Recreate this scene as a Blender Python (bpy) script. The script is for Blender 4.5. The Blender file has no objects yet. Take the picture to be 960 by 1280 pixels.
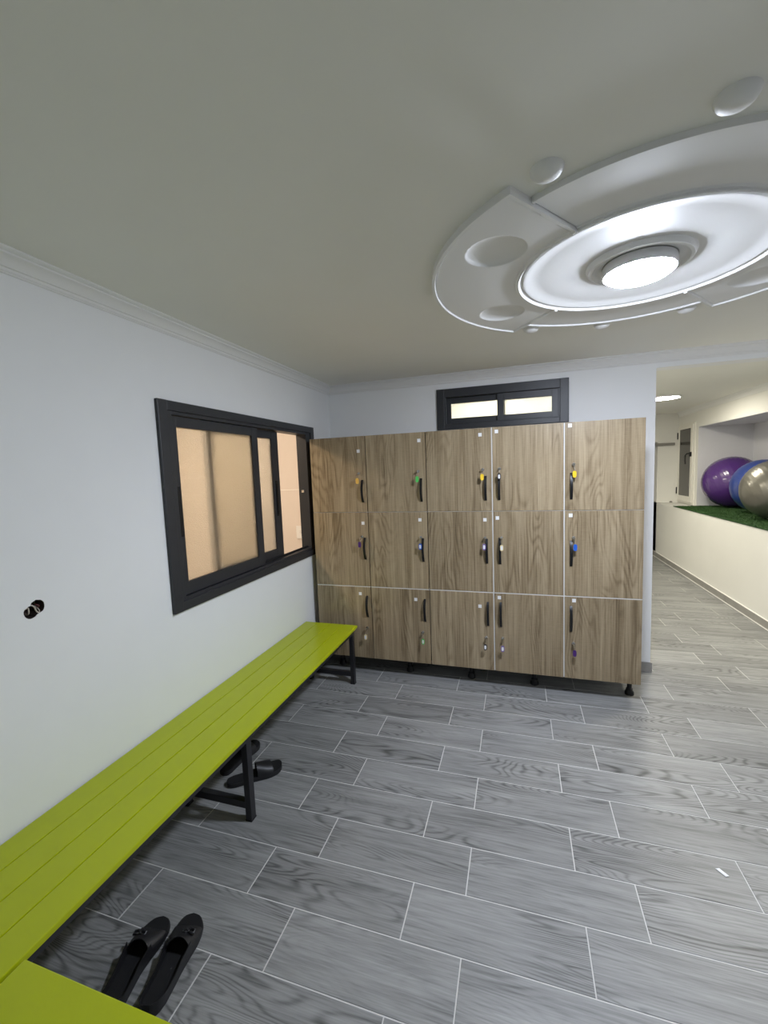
import bpy, bmesh, math, random
from mathutils import Vector, Matrix
random.seed(7)
S = bpy.context.scene
COL = S.collection
PI = math.pi

# ---------------------------------------------------------------- camera
FPX = 532.122
CAM = Vector((0.3857, -2.9823, 1.5067))
CR = Vector((0.953865, 0.297794, -0.038221))
CD = Vector((-0.008245, -0.101271, -0.994825))
CF = Vector((-0.300123, 0.949243, -0.094144))
cd = bpy.data.cameras.new('camera')
cd.sensor_fit = 'VERTICAL'
cd.sensor_height = 36.0
cd.lens = FPX / 1280.0 * 36.0
cd.clip_start = 0.02
cam = bpy.data.objects.new('camera', cd)
COL.objects.link(cam)
cam.matrix_world = Matrix(((CR.x, -CD.x, -CF.x, CAM.x), (CR.y, -CD.y, -CF.y, CAM.y), (CR.z, -CD.z, -CF.z, CAM.z), (0, 0, 0, 1)))
S.camera = cam

def pix(p):
    q = Vector(p) - CAM
    z = q.dot(CF)
    if z < 0.05:
        return None
    return 480 + FPX * q.dot(CR) / z, 640 + FPX * q.dot(CD) / z

# ---------------------------------------------------------------- world, exposure
w = bpy.data.worlds.new('world')
S.world = w
w.use_nodes = True
w.node_tree.nodes['Background'].inputs[0].default_value = (0.5, 0.6, 0.8, 1)
w.node_tree.nodes['Background'].inputs[1].default_value = 0.15
S.view_settings.view_transform = 'Standard'
S.view_settings.look = 'None'
S.view_settings.exposure = 1.1
S.view_settings.gamma = 1.0

LAMP = 168.0          # main room ceiling lamp, emission strength
PANEL = 50.0         # second room ceiling panels
WASH = 52.0          # warm lamp in the washroom
COOL = (0.79, 0.855, 1.0)
NEUT = (1.0, 0.94, 0.78)
WARM = (1.0, 0.80, 0.60)

# ---------------------------------------------------------------- room numbers
XL, XR = -1.13, 2.75      # left wall face, right upper wall face
YB, YB2 = 0.38, 0.50      # back wall front and rear face
XE = 1.283                # end of the back wall (passage to second room)
YN = -4.1                 # near wall behind the camera
YP, YP2 = 4.68, 4.84      # far partition in second room
YF = 6.2
ZC = 2.23
XH = 2.47                 # half wall front
ZH = 0.868

# ---------------------------------------------------------------- material helpers
def new_mat(name):
    m = bpy.data.materials.new(name)
    m.use_nodes = True
    nt = m.node_tree
    nt.nodes.clear()
    out = nt.nodes.new('ShaderNodeOutputMaterial')
    b = nt.nodes.new('ShaderNodeBsdfPrincipled')
    nt.links.new(b.outputs[0], out.inputs[0])
    return m, nt, b

def N(nt, typ, **kw):
    n = nt.nodes.new(typ)
    for k, v in kw.items():
        if k.startswith('i_'):
            key = k[2:].replace('_', ' ')
            n.inputs[key].default_value = v
        else:
            setattr(n, k, v)
    return n

def L(nt, a, ao, b, bi):
    nt.links.new(a.outputs[ao], b.inputs[bi])

def plain(name, col, rough=0.5, metal=0.0, bump=0.0, bscale=60.0, var=0.0, coat=0.0, spec=0.5):
    m, nt, b = new_mat(name)
    b.inputs['Base Color'].default_value = (*col, 1)
    b.inputs['Roughness'].default_value = rough
    b.inputs['Metallic'].default_value = metal
    b.inputs['Coat Weight'].default_value = coat
    b.inputs['Coat Roughness'].default_value = 0.08
    b.inputs['Specular IOR Level'].default_value = spec
    tc = N(nt, 'ShaderNodeNewGeometry')
    no = N(nt, 'ShaderNodeTexNoise', i_Scale=bscale, i_Detail=4.0)
    L(nt, tc, 'Position', no, 'Vector')
    if bump > 0:
        bp = N(nt, 'ShaderNodeBump', i_Strength=bump, i_Distance=0.002)
        L(nt, no, 'Fac', bp, 'Height')
        L(nt, bp, 'Normal', b, 'Normal')
    if var > 0:
        n2 = N(nt, 'ShaderNodeTexNoise', i_Scale=bscale * 0.08, i_Detail=3.0)
        L(nt, tc, 'Position', n2, 'Vector')
        mx = N(nt, 'ShaderNodeMix', data_type='RGBA')
        mx.inputs[6].default_value = (*[c * (1 - var) for c in col], 1)
        mx.inputs[7].default_value = (*[min(1, c * (1 + var)) for c in col], 1)
        L(nt, n2, 'Fac', mx, 0)
        nt.links.new(mx.outputs[2], b.inputs['Base Color'])
    return m

def emis(name, col, strength):
    m, nt, b = new_mat(name)
    b.inputs['Base Color'].default_value = (0.9, 0.9, 0.9, 1)
    b.inputs['Emission Color'].default_value = (*col, 1)
    b.inputs['Emission Strength'].default_value = strength
    return m

def ramp(nt, stops):
    r = N(nt, 'ShaderNodeValToRGB')
    e = r.color_ramp.elements
    while len(e) < len(stops):
        e.new(0.5)
    for el, (p, c) in zip(e, stops):
        el.position = p
        el.color = (*c, 1)
    return r

def grain_mat(name, along, stops, rough, fine, contrast_scale, ring, coat=0.0, cross=0.0, tone=0.12, bumps=0.15, wring=0.2, thin=1.0):
    """wood-look: stretched noise along one axis, bent into cathedral figures; differs per object"""
    m, nt, b = new_mat(name)
    tc = N(nt, 'ShaderNodeTexCoord')
    oi = N(nt, 'ShaderNodeObjectInfo')
    mul = N(nt, 'ShaderNodeMath', operation='MULTIPLY')
    mul.inputs[1].default_value = 53.0
    L(nt, oi, 'Random', mul, 0)
    comb = N(nt, 'ShaderNodeCombineXYZ')
    L(nt, mul, 0, comb, 0); L(nt, mul, 0, comb, 1); L(nt, mul, 0, comb, 2)
    add = N(nt, 'ShaderNodeVectorMath', operation='ADD')
    L(nt, tc, 'Object', add, 0); L(nt, comb, 0, add, 1)
    def mapped(sc):
        mp = N(nt, 'ShaderNodeMapping')
        mp.inputs['Scale'].default_value = sc
        L(nt, add, 0, mp, 'Vector')
        return mp
    def ax(lng, wide):
        return (lng, wide, wide) if along == 'x' else (wide, wide, lng)
    # rings: a slow field whose level lines draw the cathedral grain
    m1 = mapped(ax(*ring))
    n1 = N(nt, 'ShaderNodeTexNoise', i_Scale=1.0, i_Detail=2.0, i_Roughness=0.45, i_Distortion=0.35)
    L(nt, m1, 0, n1, 'Vector')
    k = N(nt, 'ShaderNodeMath', operation='MULTIPLY'); k.inputs[1].default_value = contrast_scale
    L(nt, n1, 'Fac', k, 0)
    sn = N(nt, 'ShaderNodeMath', operation='SINE'); L(nt, k, 0, sn, 0)
    h = N(nt, 'ShaderNodeMath', operation='MULTIPLY_ADD'); h.inputs[1].default_value = 0.5; h.inputs[2].default_value = 0.5
    L(nt, sn, 0, h, 0)
    # fine fibres
    m2 = mapped(ax(*fine))
    n2 = N(nt, 'ShaderNodeTexNoise', i_Scale=1.0, i_Detail=6.0, i_Roughness=0.65)
    L(nt, m2, 0, n2, 'Vector')
    # broad streaks
    m3 = mapped(ax(fine[0] * 0.35, fine[1] * 0.16))
    n3 = N(nt, 'ShaderNodeTexNoise', i_Scale=1.0, i_Detail=3.0, i_Roughness=0.6)
    L(nt, m3, 0, n3, 'Vector')
    # rings show only in places, as thin dark lines
    pw = N(nt, 'ShaderNodeMath', operation='POWER'); pw.inputs[1].default_value = thin
    L(nt, h, 0, pw, 0)
    m5 = mapped(ax(ring[0] * 1.3, ring[1] * 0.7))
    n5 = N(nt, 'ShaderNodeTexNoise', i_Scale=1.7, i_Detail=1.0)
    L(nt, m5, 0, n5, 'Vector')
    mk = N(nt, 'ShaderNodeMapRange', interpolation_type='SMOOTHSTEP')
    mk.inputs[1].default_value = 0.40; mk.inputs[2].default_value = 0.62
    mk.inputs[3].default_value = 0.12; mk.inputs[4].default_value = 1.0
    L(nt, n5, 'Fac', mk, 0)
    rg = N(nt, 'ShaderNodeMath', operation='MULTIPLY')
    L(nt, pw, 0, rg, 0); L(nt, mk, 0, rg, 1)
    a1 = N(nt, 'ShaderNodeMath', operation='MULTIPLY_ADD'); a1.inputs[1].default_value = -wring
    L(nt, rg, 0, a1, 0)
    a2 = N(nt, 'ShaderNodeMath', operation='MULTIPLY'); a2.inputs[1].default_value = 0.55
    L(nt, n2, 'Fac', a2, 0)
    L(nt, a2, 0, a1, 2)
    a3 = N(nt, 'ShaderNodeMath', operation='MULTIPLY_ADD'); a3.inputs[1].default_value = 0.45
    L(nt, n3, 'Fac', a3, 0); L(nt, a1, 0, a3, 2)
    last = a3
    if cross > 0:
        m4 = mapped((30, 30, 330))
        n4 = N(nt, 'ShaderNodeTexNoise', i_Scale=1.0, i_Detail=2.0)
        L(nt, m4, 0, n4, 'Vector')
        a4 = N(nt, 'ShaderNodeMath', operation='MULTIPLY_ADD'); a4.inputs[1].default_value = cross
        L(nt, n4, 'Fac', a4, 0); L(nt, last, 0, a4, 2)
        last = a4
    r = ramp(nt, stops)
    L(nt, last, 0, r, 0)
    # per-object tone
    t = N(nt, 'ShaderNodeMapRange'); t.inputs[3].default_value = 1 - tone; t.inputs[4].default_value = 1 + tone
    L(nt, oi, 'Random', t, 0)
    mx = N(nt, 'ShaderNodeVectorMath', operation='SCALE')
    L(nt, r, 0, mx, 0); L(nt, t, 0, mx, 'Scale')
    nt.links.new(mx.outputs[0], b.inputs['Base Color'])
    b.inputs['Roughness'].default_value = rough
    b.inputs['Coat Weight'].default_value = coat
    b.inputs['Coat Roughness'].default_value = 0.25
    bp = N(nt, 'ShaderNodeBump', i_Strength=bumps, i_Distance=0.001)
    L(nt, last, 0, bp, 'Height'); L(nt, bp, 'Normal', b, 'Normal')
    return m

def frost_mat(name, col, rough, trans=0.5):
    m, nt, b = new_mat(name)
    out = [n for n in nt.nodes if n.type == 'OUTPUT_MATERIAL'][0]
    nt.nodes.remove(b)
    geo = N(nt, 'ShaderNodeNewGeometry')
    no = N(nt, 'ShaderNodeTexNoise', i_Scale=190.0, i_Detail=2.0)
    L(nt, geo, 'Position', no, 'Vector')
    bp = N(nt, 'ShaderNodeBump', i_Strength=1.0, i_Distance=0.004)
    L(nt, no, 'Fac', bp, 'Height')
    rf = N(nt, 'ShaderNodeBsdfRefraction', i_IOR=1.12, i_Roughness=rough)
    rf.inputs['Color'].default_value = (*col, 1)
    L(nt, bp, 'Normal', rf, 'Normal')
    tl = N(nt, 'ShaderNodeBsdfTranslucent'); tl.inputs['Color'].default_value = (*col, 1)
    mx = N(nt, 'ShaderNodeMixShader'); mx.inputs[0].default_value = trans
    nt.links.new(rf.outputs[0], mx.inputs[1]); nt.links.new(tl.outputs[0], mx.inputs[2])
    gl = N(nt, 'ShaderNodeBsdfGlossy', i_Roughness=0.25)
    fr = N(nt, 'ShaderNodeFresnel', i_IOR=1.3)
    m2 = N(nt, 'ShaderNodeMixShader')
    L(nt, fr, 0, m2, 0)
    nt.links.new(mx.outputs[0], m2.inputs[1]); nt.links.new(gl.outputs[0], m2.inputs[2])
    nt.links.new(m2.outputs[0], out.inputs[0])
    return m

M = {}
M['wall'] = plain('wall_paint', (0.85, 0.86, 0.865), 0.55, bump=0.06, bscale=90, var=0.015)
M['wall2'] = plain('wall_paint_rough', (0.80, 0.79, 0.75), 0.6, bump=0.35, bscale=22, var=0.05)
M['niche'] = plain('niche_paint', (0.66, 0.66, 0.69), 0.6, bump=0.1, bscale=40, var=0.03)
M['ceil'] = plain('ceiling_paint', (0.86, 0.855, 0.80), 0.65, bump=0.05, bscale=60, var=0.015)
M['plaster'] = plain('plaster_moulding', (0.80, 0.80, 0.79), 0.55, bump=0.05, bscale=120)
M['grout'] = plain('tile_grout', (0.62, 0.61, 0.59), 0.8, bump=0.3, bscale=300)
M['tile'] = grain_mat('grey_wood_look_tile', 'x', [(0.20, (0.065, 0.066, 0.065)), (0.36, (0.165, 0.167, 0.165)), (0.50, (0.255, 0.257, 0.253)), (0.68, (0.345, 0.347, 0.342))], 0.42, (6.0, 150.0), 330.0, (0.75, 4.4), tone=0.11, bumps=0.12, wring=0.20, thin=2.6)
M['skirt'] = plain('grey_skirting_tile', (0.30, 0.29, 0.27), 0.4, var=0.25, bscale=80)
M['wood'] = grain_mat('sonoma_oak_laminate', 'z', [(0.29, (0.105, 0.073, 0.040)), (0.42, (0.215, 0.158, 0.090)), (0.53, (0.315, 0.242, 0.147)), (0.66, (0.43, 0.342, 0.220))], 0.34, (2.2, 130.0), 130.0, (0.9, 5.5), cross=0.09, tone=0.05, bumps=0.08, wring=0.10, thin=2.0)
M['melamine'] = plain('white_melamine', (0.80, 0.79, 0.76), 0.4)
M['black_plastic'] = plain('black_plastic', (0.009, 0.009, 0.010), 0.4, spec=0.35)
M['alu'] = plain('anthracite_aluminium', (0.026, 0.028, 0.033), 0.42, bump=0.05, bscale=400)
M['alu_dark'] = plain('black_gasket', (0.008, 0.008, 0.009), 0.6)
M['steel_black'] = plain('black_painted_steel', (0.014, 0.014, 0.017), 0.35)
M['chrome'] = plain('chrome', (0.75, 0.75, 0.76), 0.15, metal=1.0)
M['brass'] = plain('key_metal', (0.45, 0.42, 0.36), 0.3, metal=1.0)
M['green'] = plain('lime_green_gloss_paint', (0.415, 0.475, 0.002), 0.32, bump=0.08, bscale=160, var=0.04, coat=0.08, spec=0.35)
M['lamp_white'] = plain('lamp_housing', (0.82, 0.82, 0.84), 0.4)
M['frost'] = frost_mat('frosted_glass', (0.95, 0.93, 0.88), 0.24, 0.32)
M['frost2'] = frost_mat('frosted_glass_transom', (0.97, 0.97, 0.93), 0.4, 0.55)
M['darkglass'] = plain('dark_glass', (0.030, 0.028, 0.024), 0.08)
M['white_pvc'] = plain('white_lacquered_frame', (0.78, 0.76, 0.70), 0.35)
M['washtile'] = plain('pink_beige_wall_tile', (0.76, 0.69, 0.645), 0.2, var=0.04, bscale=30)
M['washgrout'] = plain('pale_grout', (0.93, 0.92, 0.90), 0.8)
M['washpaint'] = plain('beige_washroom_paint', (0.80, 0.73, 0.62), 0.5)
M['socket'] = plain('white_socket_plastic', (0.85, 0.85, 0.85), 0.3)
M['insole'] = plain('slipper_insole', (0.004, 0.004, 0.005), 0.85, bump=0.2, bscale=300)
M['strap'] = plain('slipper_upper', (0.011, 0.011, 0.013), 0.45, bump=0.2, bscale=220)
M['soleb'] = plain('slipper_sole', (0.012, 0.012, 0.013), 0.6)
M['satin'] = plain('satin_bow', (0.014, 0.014, 0.016), 0.4)
M['hole'] = plain('dark_masonry', (0.035, 0.022, 0.018), 0.9, var=0.5, bscale=200, bump=0.6)
M['wire_white'] = plain('pale_wire', (0.55, 0.50, 0.42), 0.4)
M['wire_red'] = plain('dark_red_wire', (0.10, 0.02, 0.02), 0.4)
M['wire_black'] = plain('black_wire', (0.01, 0.01, 0.01), 0.4)
M['turf'] = plain('green_artificial_turf', (0.030, 0.085, 0.016), 0.7, var=0.25, bscale=60)
M['turf_base'] = plain('turf_backing', (0.012, 0.05, 0.012), 0.9)
M['purple'] = plain('purple_ball_vinyl', (0.068, 0.022, 0.155), 0.26, coat=0.4)
M['blue'] = plain('blue_ball_vinyl', (0.018, 0.04, 0.19), 0.28, coat=0.4)
M['silver'] = plain('silver_ball_vinyl', (0.21, 0.20, 0.175), 0.34, metal=0.75, coat=0.4)
M['bag'] = plain('black_fabric', (0.012, 0.012, 0.014), 0.9)
M['bagred'] = plain('dark_red_fabric', (0.14, 0.02, 0.015), 0.9)
M['greyplastic'] = plain('grey_plastic', (0.25, 0.24, 0.22), 0.5)
M['paper'] = plain('white_paper', (0.85, 0.85, 0.85), 0.8)
M['lampglow'] = emis('lamp_diffuser', COOL, LAMP)
M['panelglow'] = emis('panel_diffuser', NEUT, PANEL)
M['washglow'] = emis('warm_lamp_diffuser', WARM, WASH)
for nm, c in dict(orange=(0.85, 0.50, 0.10), green=(0.10, 0.62, 0.13), yellow=(0.90, 0.60, 0.03), white=(0.75, 0.73, 0.76), purple=(0.07, 0.02, 0.16), cream=(0.80, 0.66, 0.36), blue=(0.02, 0.13, 0.62), black=(0.02, 0.015, 0.025), violet=(0.20, 0.13, 0.40)).items():
    M['tag_' + nm] = plain('tag_plastic_' + nm, c, 0.35)

# ---------------------------------------------------------------- mesh helpers
def box(bm, x0, x1, y0, y1, z0, z1, bev=0.0):
    vs = [bm.verts.new((x, y, z)) for z in (z0, z1) for y in (y0, y1) for x in (x0, x1)]
    fs = [bm.faces.new([vs[i] for i in f]) for f in ((0, 2, 3, 1), (4, 5, 7, 6), (0, 1, 5, 4), (2, 6, 7, 3), (0, 4, 6, 2), (1, 3, 7, 5))]
    if bev > 0:
        es = list({e for f in fs for e in f.edges})
        bmesh.ops.bevel(bm, geom=es, offset=bev, segments=2, affect='EDGES', profile=0.6)

def lathe(bm, prof, cx, cy, cz=0.0, seg=48, axis='z'):
    rings = []
    for r, z in prof:
        if r < 1e-6:
            p = (0, 0, z)
            rings.append([bm.verts.new(orient(p, axis, cx, cy, cz))])
        else:
            rings.append([bm.verts.new(orient((r * math.cos(2 * PI * i / seg), r * math.sin(2 * PI * i / seg), z), axis, cx, cy, cz)) for i in range(seg)])
    for a, b in zip(rings, rings[1:]):
        for i in range(seg):
            j = (i + 1) % seg
            if len(a) == 1 and len(b) == 1:
                continue
            if len(a) == 1:
                bm.faces.new((a[0], b[j], b[i]))
            elif len(b) == 1:
                bm.faces.new((a[i], a[j], b[0]))
            else:
                bm.faces.new((a[i], a[j], b[j], b[i]))

def orient(p, axis, cx, cy, cz):
    x, y, z = p
    if axis == 'z':
        return (cx + x, cy + y, cz + z)
    if axis == '-y':                       # local z points to -y
        return (cx + x, cy - z, cz + y)
    return (cx + z, cy + x, cz + y)        # 'x'

def tube(bm, pts, r, seg=8, closed=False):
    pts = [Vector(p) for p in pts]
    n = len(pts)
    rings = []
    up = Vector((0.13, 0.31, 0.94))
    for i, p in enumerate(pts):
        a = pts[(i - 1) % n] if (closed or i > 0) else p
        b = pts[(i + 1) % n] if (closed or i < n - 1) else p
        t = (b - a).normalized()
        u = t.cross(up)
        if u.length < 1e-4:
            u = t.cross(Vector((1, 0, 0)))
        u.normalize()
        v = t.cross(u)
        rr = r[i] if isinstance(r, (list, tuple)) else r
        rings.append([bm.verts.new(p + u * (rr * math.cos(2 * PI * k / seg)) + v * (rr * math.sin(2 * PI * k / seg))) for k in range(seg)])
    rng = range(n) if closed else range(n - 1)
    for i in rng:
        a, b = rings[i], rings[(i + 1) % n]
        for k in range(seg):
            bm.faces.new((a[k], a[(k + 1) % seg], b[(k + 1) % seg], b[k]))
    if not closed:
        bm.faces.new(rings[0][::-1]); bm.faces.new(rings[-1])

def sweep(bm, prof, p0, p1, out, m0=0.0, m1=0.0):
    """sweep a (distance out of the wall, z) profile from p0 to p1; m0/m1 mitre amounts per unit out"""
    p0, p1, out = Vector(p0), Vector(p1), Vector(out)
    d = (p1 - p0).normalized()
    A = [bm.verts.new(p0 + out * o + d * (o * m0) + Vector((0, 0, z))) for o, z in prof]
    B = [bm.verts.new(p1 + out * o - d * (o * m1) + Vector((0, 0, z))) for o, z in prof]
    n = len(prof)
    for i in range(n):
        j = (i + 1) % n
        bm.faces.new((A[i], A[j], B[j], B[i]))
    bm.faces.new(A[::-1]); bm.faces.new(B)

WORLD = {}
def obj(name, bm, mat, parent=None, origin=None, smooth=False, kind=None, label=None, cat=None, group=None):
    if isinstance(bm, bpy.types.Mesh):
        me = bm
        o0 = Vector(origin)
    else:
        bmesh.ops.recalc_face_normals(bm, faces=bm.faces)
        if origin is None:
            lo = [min(v.co[i] for v in bm.verts) for i in range(3)]
            hi = [max(v.co[i] for v in bm.verts) for i in range(3)]
            origin = ((lo[0] + hi[0]) / 2, (lo[1] + hi[1]) / 2, lo[2])
        o0 = Vector(origin)
        for v in bm.verts:
            v.co -= o0
        me = bpy.data.meshes.new(name)
        bm.to_mesh(me)
        bm.free()
        me.materials.append(mat)
        if smooth:
            for p in me.polygons:
                p.use_smooth = True
            me.set_sharp_from_angle(angle=math.radians(38))
    o = bpy.data.objects.new(name, me)
    COL.objects.link(o)
    WORLD[o] = o0
    if parent is not None:
        o.parent = parent
        o.location = o0 - WORLD[parent]
    else:
        o.location = o0
    if kind: o['kind'] = kind
    if label: o['label'] = label
    if cat: o['category'] = cat
    if group: o['group'] = group
    return o

def thing(name, loc, label, cat, group=None, kind=None):
    o = bpy.data.objects.new(name, None)
    o.empty_display_size = 0.1
    COL.objects.link(o)
    o.location = loc
    WORLD[o] = Vector(loc)
    if kind: o['kind'] = kind
    if label: o['label'] = label
    if cat: o['category'] = cat
    if group: o['group'] = group
    return o

def B():
    return bmesh.new()

def bx(name, ext, mat, parent=None, bev=0.0, **kw):
    bm = B()
    box(bm, *ext, bev=bev)
    return obj(name, bm, mat, parent, **kw)

def struct(name, boxes, mat, label, **kw):
    bm = B()
    for e in boxes:
        box(bm, *e)
    return obj(name, bm, mat, kind='structure', label=label, cat=kw.pop('cat', name.split('_')[0]), **kw)

# ================================================================= SHELL
# left wall with window opening and a small hole for the junction box
WY0, WY1, WZ0, WZ1 = -1.43, 0.01, 0.925, 1.83       # opening behind the frame
HY, HZ, HH = -2.03, 1.101, 0.05                      # wall hole centre and half-size of its plaster patch
xo = XL - 0.12
wl = struct('wall_left', [
    (xo, XL, YN, HY - HH, 0, ZC), (xo, XL, HY - HH, HY + HH, 0, HZ - HH), (xo, XL, HY - HH, HY + HH, HZ + HH, ZC),
    (xo, XL, HY + HH, WY0, 0, ZC), (xo, XL, WY0, WY1, 0, WZ0), (xo, XL, WY0, WY1, WZ1, ZC), (xo, XL, WY1, YB2, 0, ZC)],
    M['wall'], 'plain bluish white painted wall behind the long bench', cat='wall')
# plaster patch with a ragged hole
bm = B()
rag = []
for i in range(28):
    a = 2 * PI * i / 28
    r = 0.026 + 0.003 * math.sin(3 * a + 1) + random.uniform(-0.0022, 0.0022)
    # two overlapping lobes, right one set a little higher
    p1 = Vector((0.009 + 0, 0.006)); p2 = Vector((-0.012, -0.006))
    d = Vector((math.cos(a), math.sin(a)))
    def hit(c, R):
        bq = d.dot(c); q = bq * bq - c.dot(c) + R * R
        return bq + math.sqrt(max(q, 0))
    rr = max(hit(p1, 0.0235), hit(p2, 0.0215)) + random.uniform(-0.0012, 0.0012)
    rag.append((d.x * rr, d.y * rr))
sq = [(-HH, -HH), (HH, -HH), (HH, HH), (-HH, HH)]
ov = [bm.verts.new((XL, HY + a, HZ + b)) for a, b in sq]
iv = [bm.verts.new((XL, HY + a, HZ + b)) for a, b in rag]
es = [bm.edges.new((ov[i], ov[(i + 1) % 4])) for i in range(4)] + [bm.edges.new((iv[i], iv[(i + 1) % 28])) for i in range(28)]
bmesh.ops.triangle_fill(bm, edges=es, use_beauty=True)
ivb = [bm.verts.new((XL - 0.045, v.co.y, v.co.z)) for v in iv]
for i in range(28):
    bm.faces.new((iv[i], iv[(i + 1) % 28], ivb[(i + 1) % 28], ivb[i]))
obj('plaster_patch', bm, M['wall'], wl)
bm = B()
for i in range(28):
    a0, b0 = rag[i]; a1, b1 = rag[(i + 1) % 28]
    v = [bm.verts.new((XL - 0.0015, HY + a0, HZ + b0)), bm.verts.new((XL - 0.0015, HY + a1, HZ + b1)), bm.verts.new((XL - 0.044, HY + a1 * .97, HZ + b1 * .97)), bm.verts.new((XL - 0.044, HY + a0 * .97, HZ + b0 * .97))]
    bm.faces.new(v)
bm.faces.new([bm.verts.new((XL - 0.044, HY + a * .97, HZ + b * .97)) for a, b in rag])
jb = obj('wiring_hole', bm, M['hole'], label='ragged round hole with loose wires in the white left wall', cat='wall hole', origin=(XL - 0.044, HY, HZ))
def wire(mat, pts, r=0.0023):
    bm = B()
    P = [Vector(p) for p in pts]
    sm = []
    for i in range(len(P) - 1):
        p0, p1, p2, p3 = P[max(i - 1, 0)], P[i], P[i + 1], P[min(i + 2, len(P) - 1)]
        for k in range(6):
            t = k / 6
            sm.append(0.5 * ((2 * p1) + (p2 - p0) * t + (2 * p0 - 5 * p1 + 4 * p2 - p3) * t * t + (3 * p1 - p0 - 3 * p2 + p3) * t ** 3))
    sm.append(P[-1])
    tube(bm, [(XL + p.x, HY + p.y, HZ + p.z) for p in sm], r, 8)
    return bm
obj('wire', wire(0, [(-.04, -.02, .004), (-.012, -.012, .016), (-.004, .0, .010), (-.002, .006, -.008), (-.004, .014, -.016), (-.012, .02, -.008), (-.03, .018, .006)]), M['wire_white'], jb, smooth=True, label='pale wire')
obj('wire', wire(0, [(-.04, -.026, -.01), (-.015, -.022, .004), (-.008, -.014, .008), (-.012, -.012, -.012), (-.03, -.01, -.018)]), M['wire_white'], jb, smooth=True, label='pale wire')
obj('wire', wire(0, [(-.04, .004, .02), (-.012, .012, .012), (-.012, .022, .004), (-.035, .024, -.008)]), M['wire_red'], jb, smooth=True, label='dark red wire')
obj('wire', wire(0, [(-.04, .0, .01), (-.006, .001, .02), (-.003, .003, .028), (-.01, .006, .014), (-.03, .01, .0)], .0018), M['wire_black'], jb, smooth=True, label='black wire')

# back wall (continues left behind the washroom), opening for the transom
TX0, TX1, TZ0, TZ1 = -0.185, 0.715, 1.84, 2.095
struct('wall_back', [(XL - 2.2, XL, YB, YB2, 0, ZC),
    (XL, TX0, YB, YB2, 0, ZC), (TX0, TX1, YB, YB2, 0, TZ0), (TX0, TX1, YB, YB2, TZ1, ZC), (TX1, XE, YB, YB2, 0, ZC),
    (XE, XR, YB, YB2, 2.132, ZC)], M['wall'], 'white wall behind the wooden lockers with a slim header over the passage', cat='wall')
struct('wall_right', [(XR, XR + 0.12, YN, 0.9, 0, ZC)], M['wall'], 'plain white wall on the right of the changing room', cat='wall')
struct('wall_near', [(XL - 0.12, XR + 0.12, YN - 0.12, YN, 0, ZC)], M['wall'], 'plain white wall behind the viewer', cat='wall')
struct('ceiling', [(XL - 2.2, XR + 0.9, YN - 0.12, YF + 0.12, ZC, ZC + 0.1)], M['ceil'], 'flat off-white painted ceiling', cat='ceiling')

# floor slab (the grout) and the tiles on it
flo = struct('floor', [(XL - 2.2, XR + 0.9, YN - 0.12, YF + 0.12, -0.06, -0.0014)], M['grout'], 'grey wood-look plank tile floor with pale grout', cat='floor')
TL, TW, G = 0.5767, 0.2, 0.0040
def tile_bm(bm, x0, x1, y0, y1):
    c = 0.0010
    b = [bm.verts.new(p) for p in ((x0, y0, -0.004), (x1, y0, -0.004), (x1, y1, -0.004), (x0, y1, -0.004))]
    m_ = [bm.verts.new(p) for p in ((x0, y0, -0.0008), (x1, y0, -0.0008), (x1, y1, -0.0008), (x0, y1, -0.0008))]
    t = [bm.verts.new(p) for p in ((x0 + c, y0 + c, 0), (x1 - c, y0 + c, 0), (x1 - c, y1 - c, 0), (x0 + c, y1 - c, 0))]
    for a, d in ((b, m_), (m_, t)):
        for i in range(4):
            j = (i + 1) % 4
            bm.faces.new((a[i], a[j], d[j], d[i]))
    bm.faces.new(t)
tiles = []
for k in range(-int(YF / TW) - 1, int(-YN / TW) + 1):
    y1, y0 = -k * TW, -(k + 1) * TW
    off = (-0.601 if k % 2 == 0 else -0.409) + 0.0043 * k
    i0 = math.floor((XL - off) / TL) - 1
    for i in range(i0, i0 + 12):
        x0, x1 = off + i * TL, off + (i + 1) * TL
        a0, a1 = x0 + G / 2, x1 - G / 2
        c0, c1 = y0 + G / 2, y1 - G / 2
        lo, hi = XL, (XR if y1 < 0.45 else XH + 0.02)
        a0, a1 = max(a0, lo), min(a1, hi)
        c0, c1 = max(c0, YN), min(c1, YF)
        if a1 - a0 < 0.02 or c1 - c0 < 0.02:
            continue
        vis = False
        for px in (a0, (a0 + a1) / 2, a1):
            for py in (c0, c1):
                q = pix((px, py, 0))
                if q and -30 < q[0] < 990 and 600 < q[1] < 1310:
                    if py > YB2:      # seen only through the passage
                        if q[0] > 795: vis = True
                    else:
                        vis = True
        d = (Vector(((a0 + a1) / 2, (c0 + c1) / 2, 0)) - CAM).length
        tiles.append((vis, d, a0, a1, c0, c1))
shown = sorted([t for t in tiles if t[0]], key=lambda t: t[1])[:290]
keep = set(shown)
cache = {}
for t in shown:
    _, _, a0, a1, c0, c1 = t
    cx, cy = (a0 + a1) / 2, (c0 + c1) / 2
    key = (round(a1 - a0, 4), round(c1 - c0, 4))
    if key not in cache:
        bm = B()
        tile_bm(bm, a0, a1, c0, c1)
        o = obj('tile', bm, M['tile'], flo, origin=(cx, cy, 0))
        cache[key] = o.data
    else:
        obj('tile', cache[key], None, flo, origin=(cx, cy, 0))
bm = B()
for t in tiles:
    if t not in keep:
        tile_bm(bm, *t[2:])
o = obj('tile', bm, M['tile'], flo)
o['kind'] = 'stuff'

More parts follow.
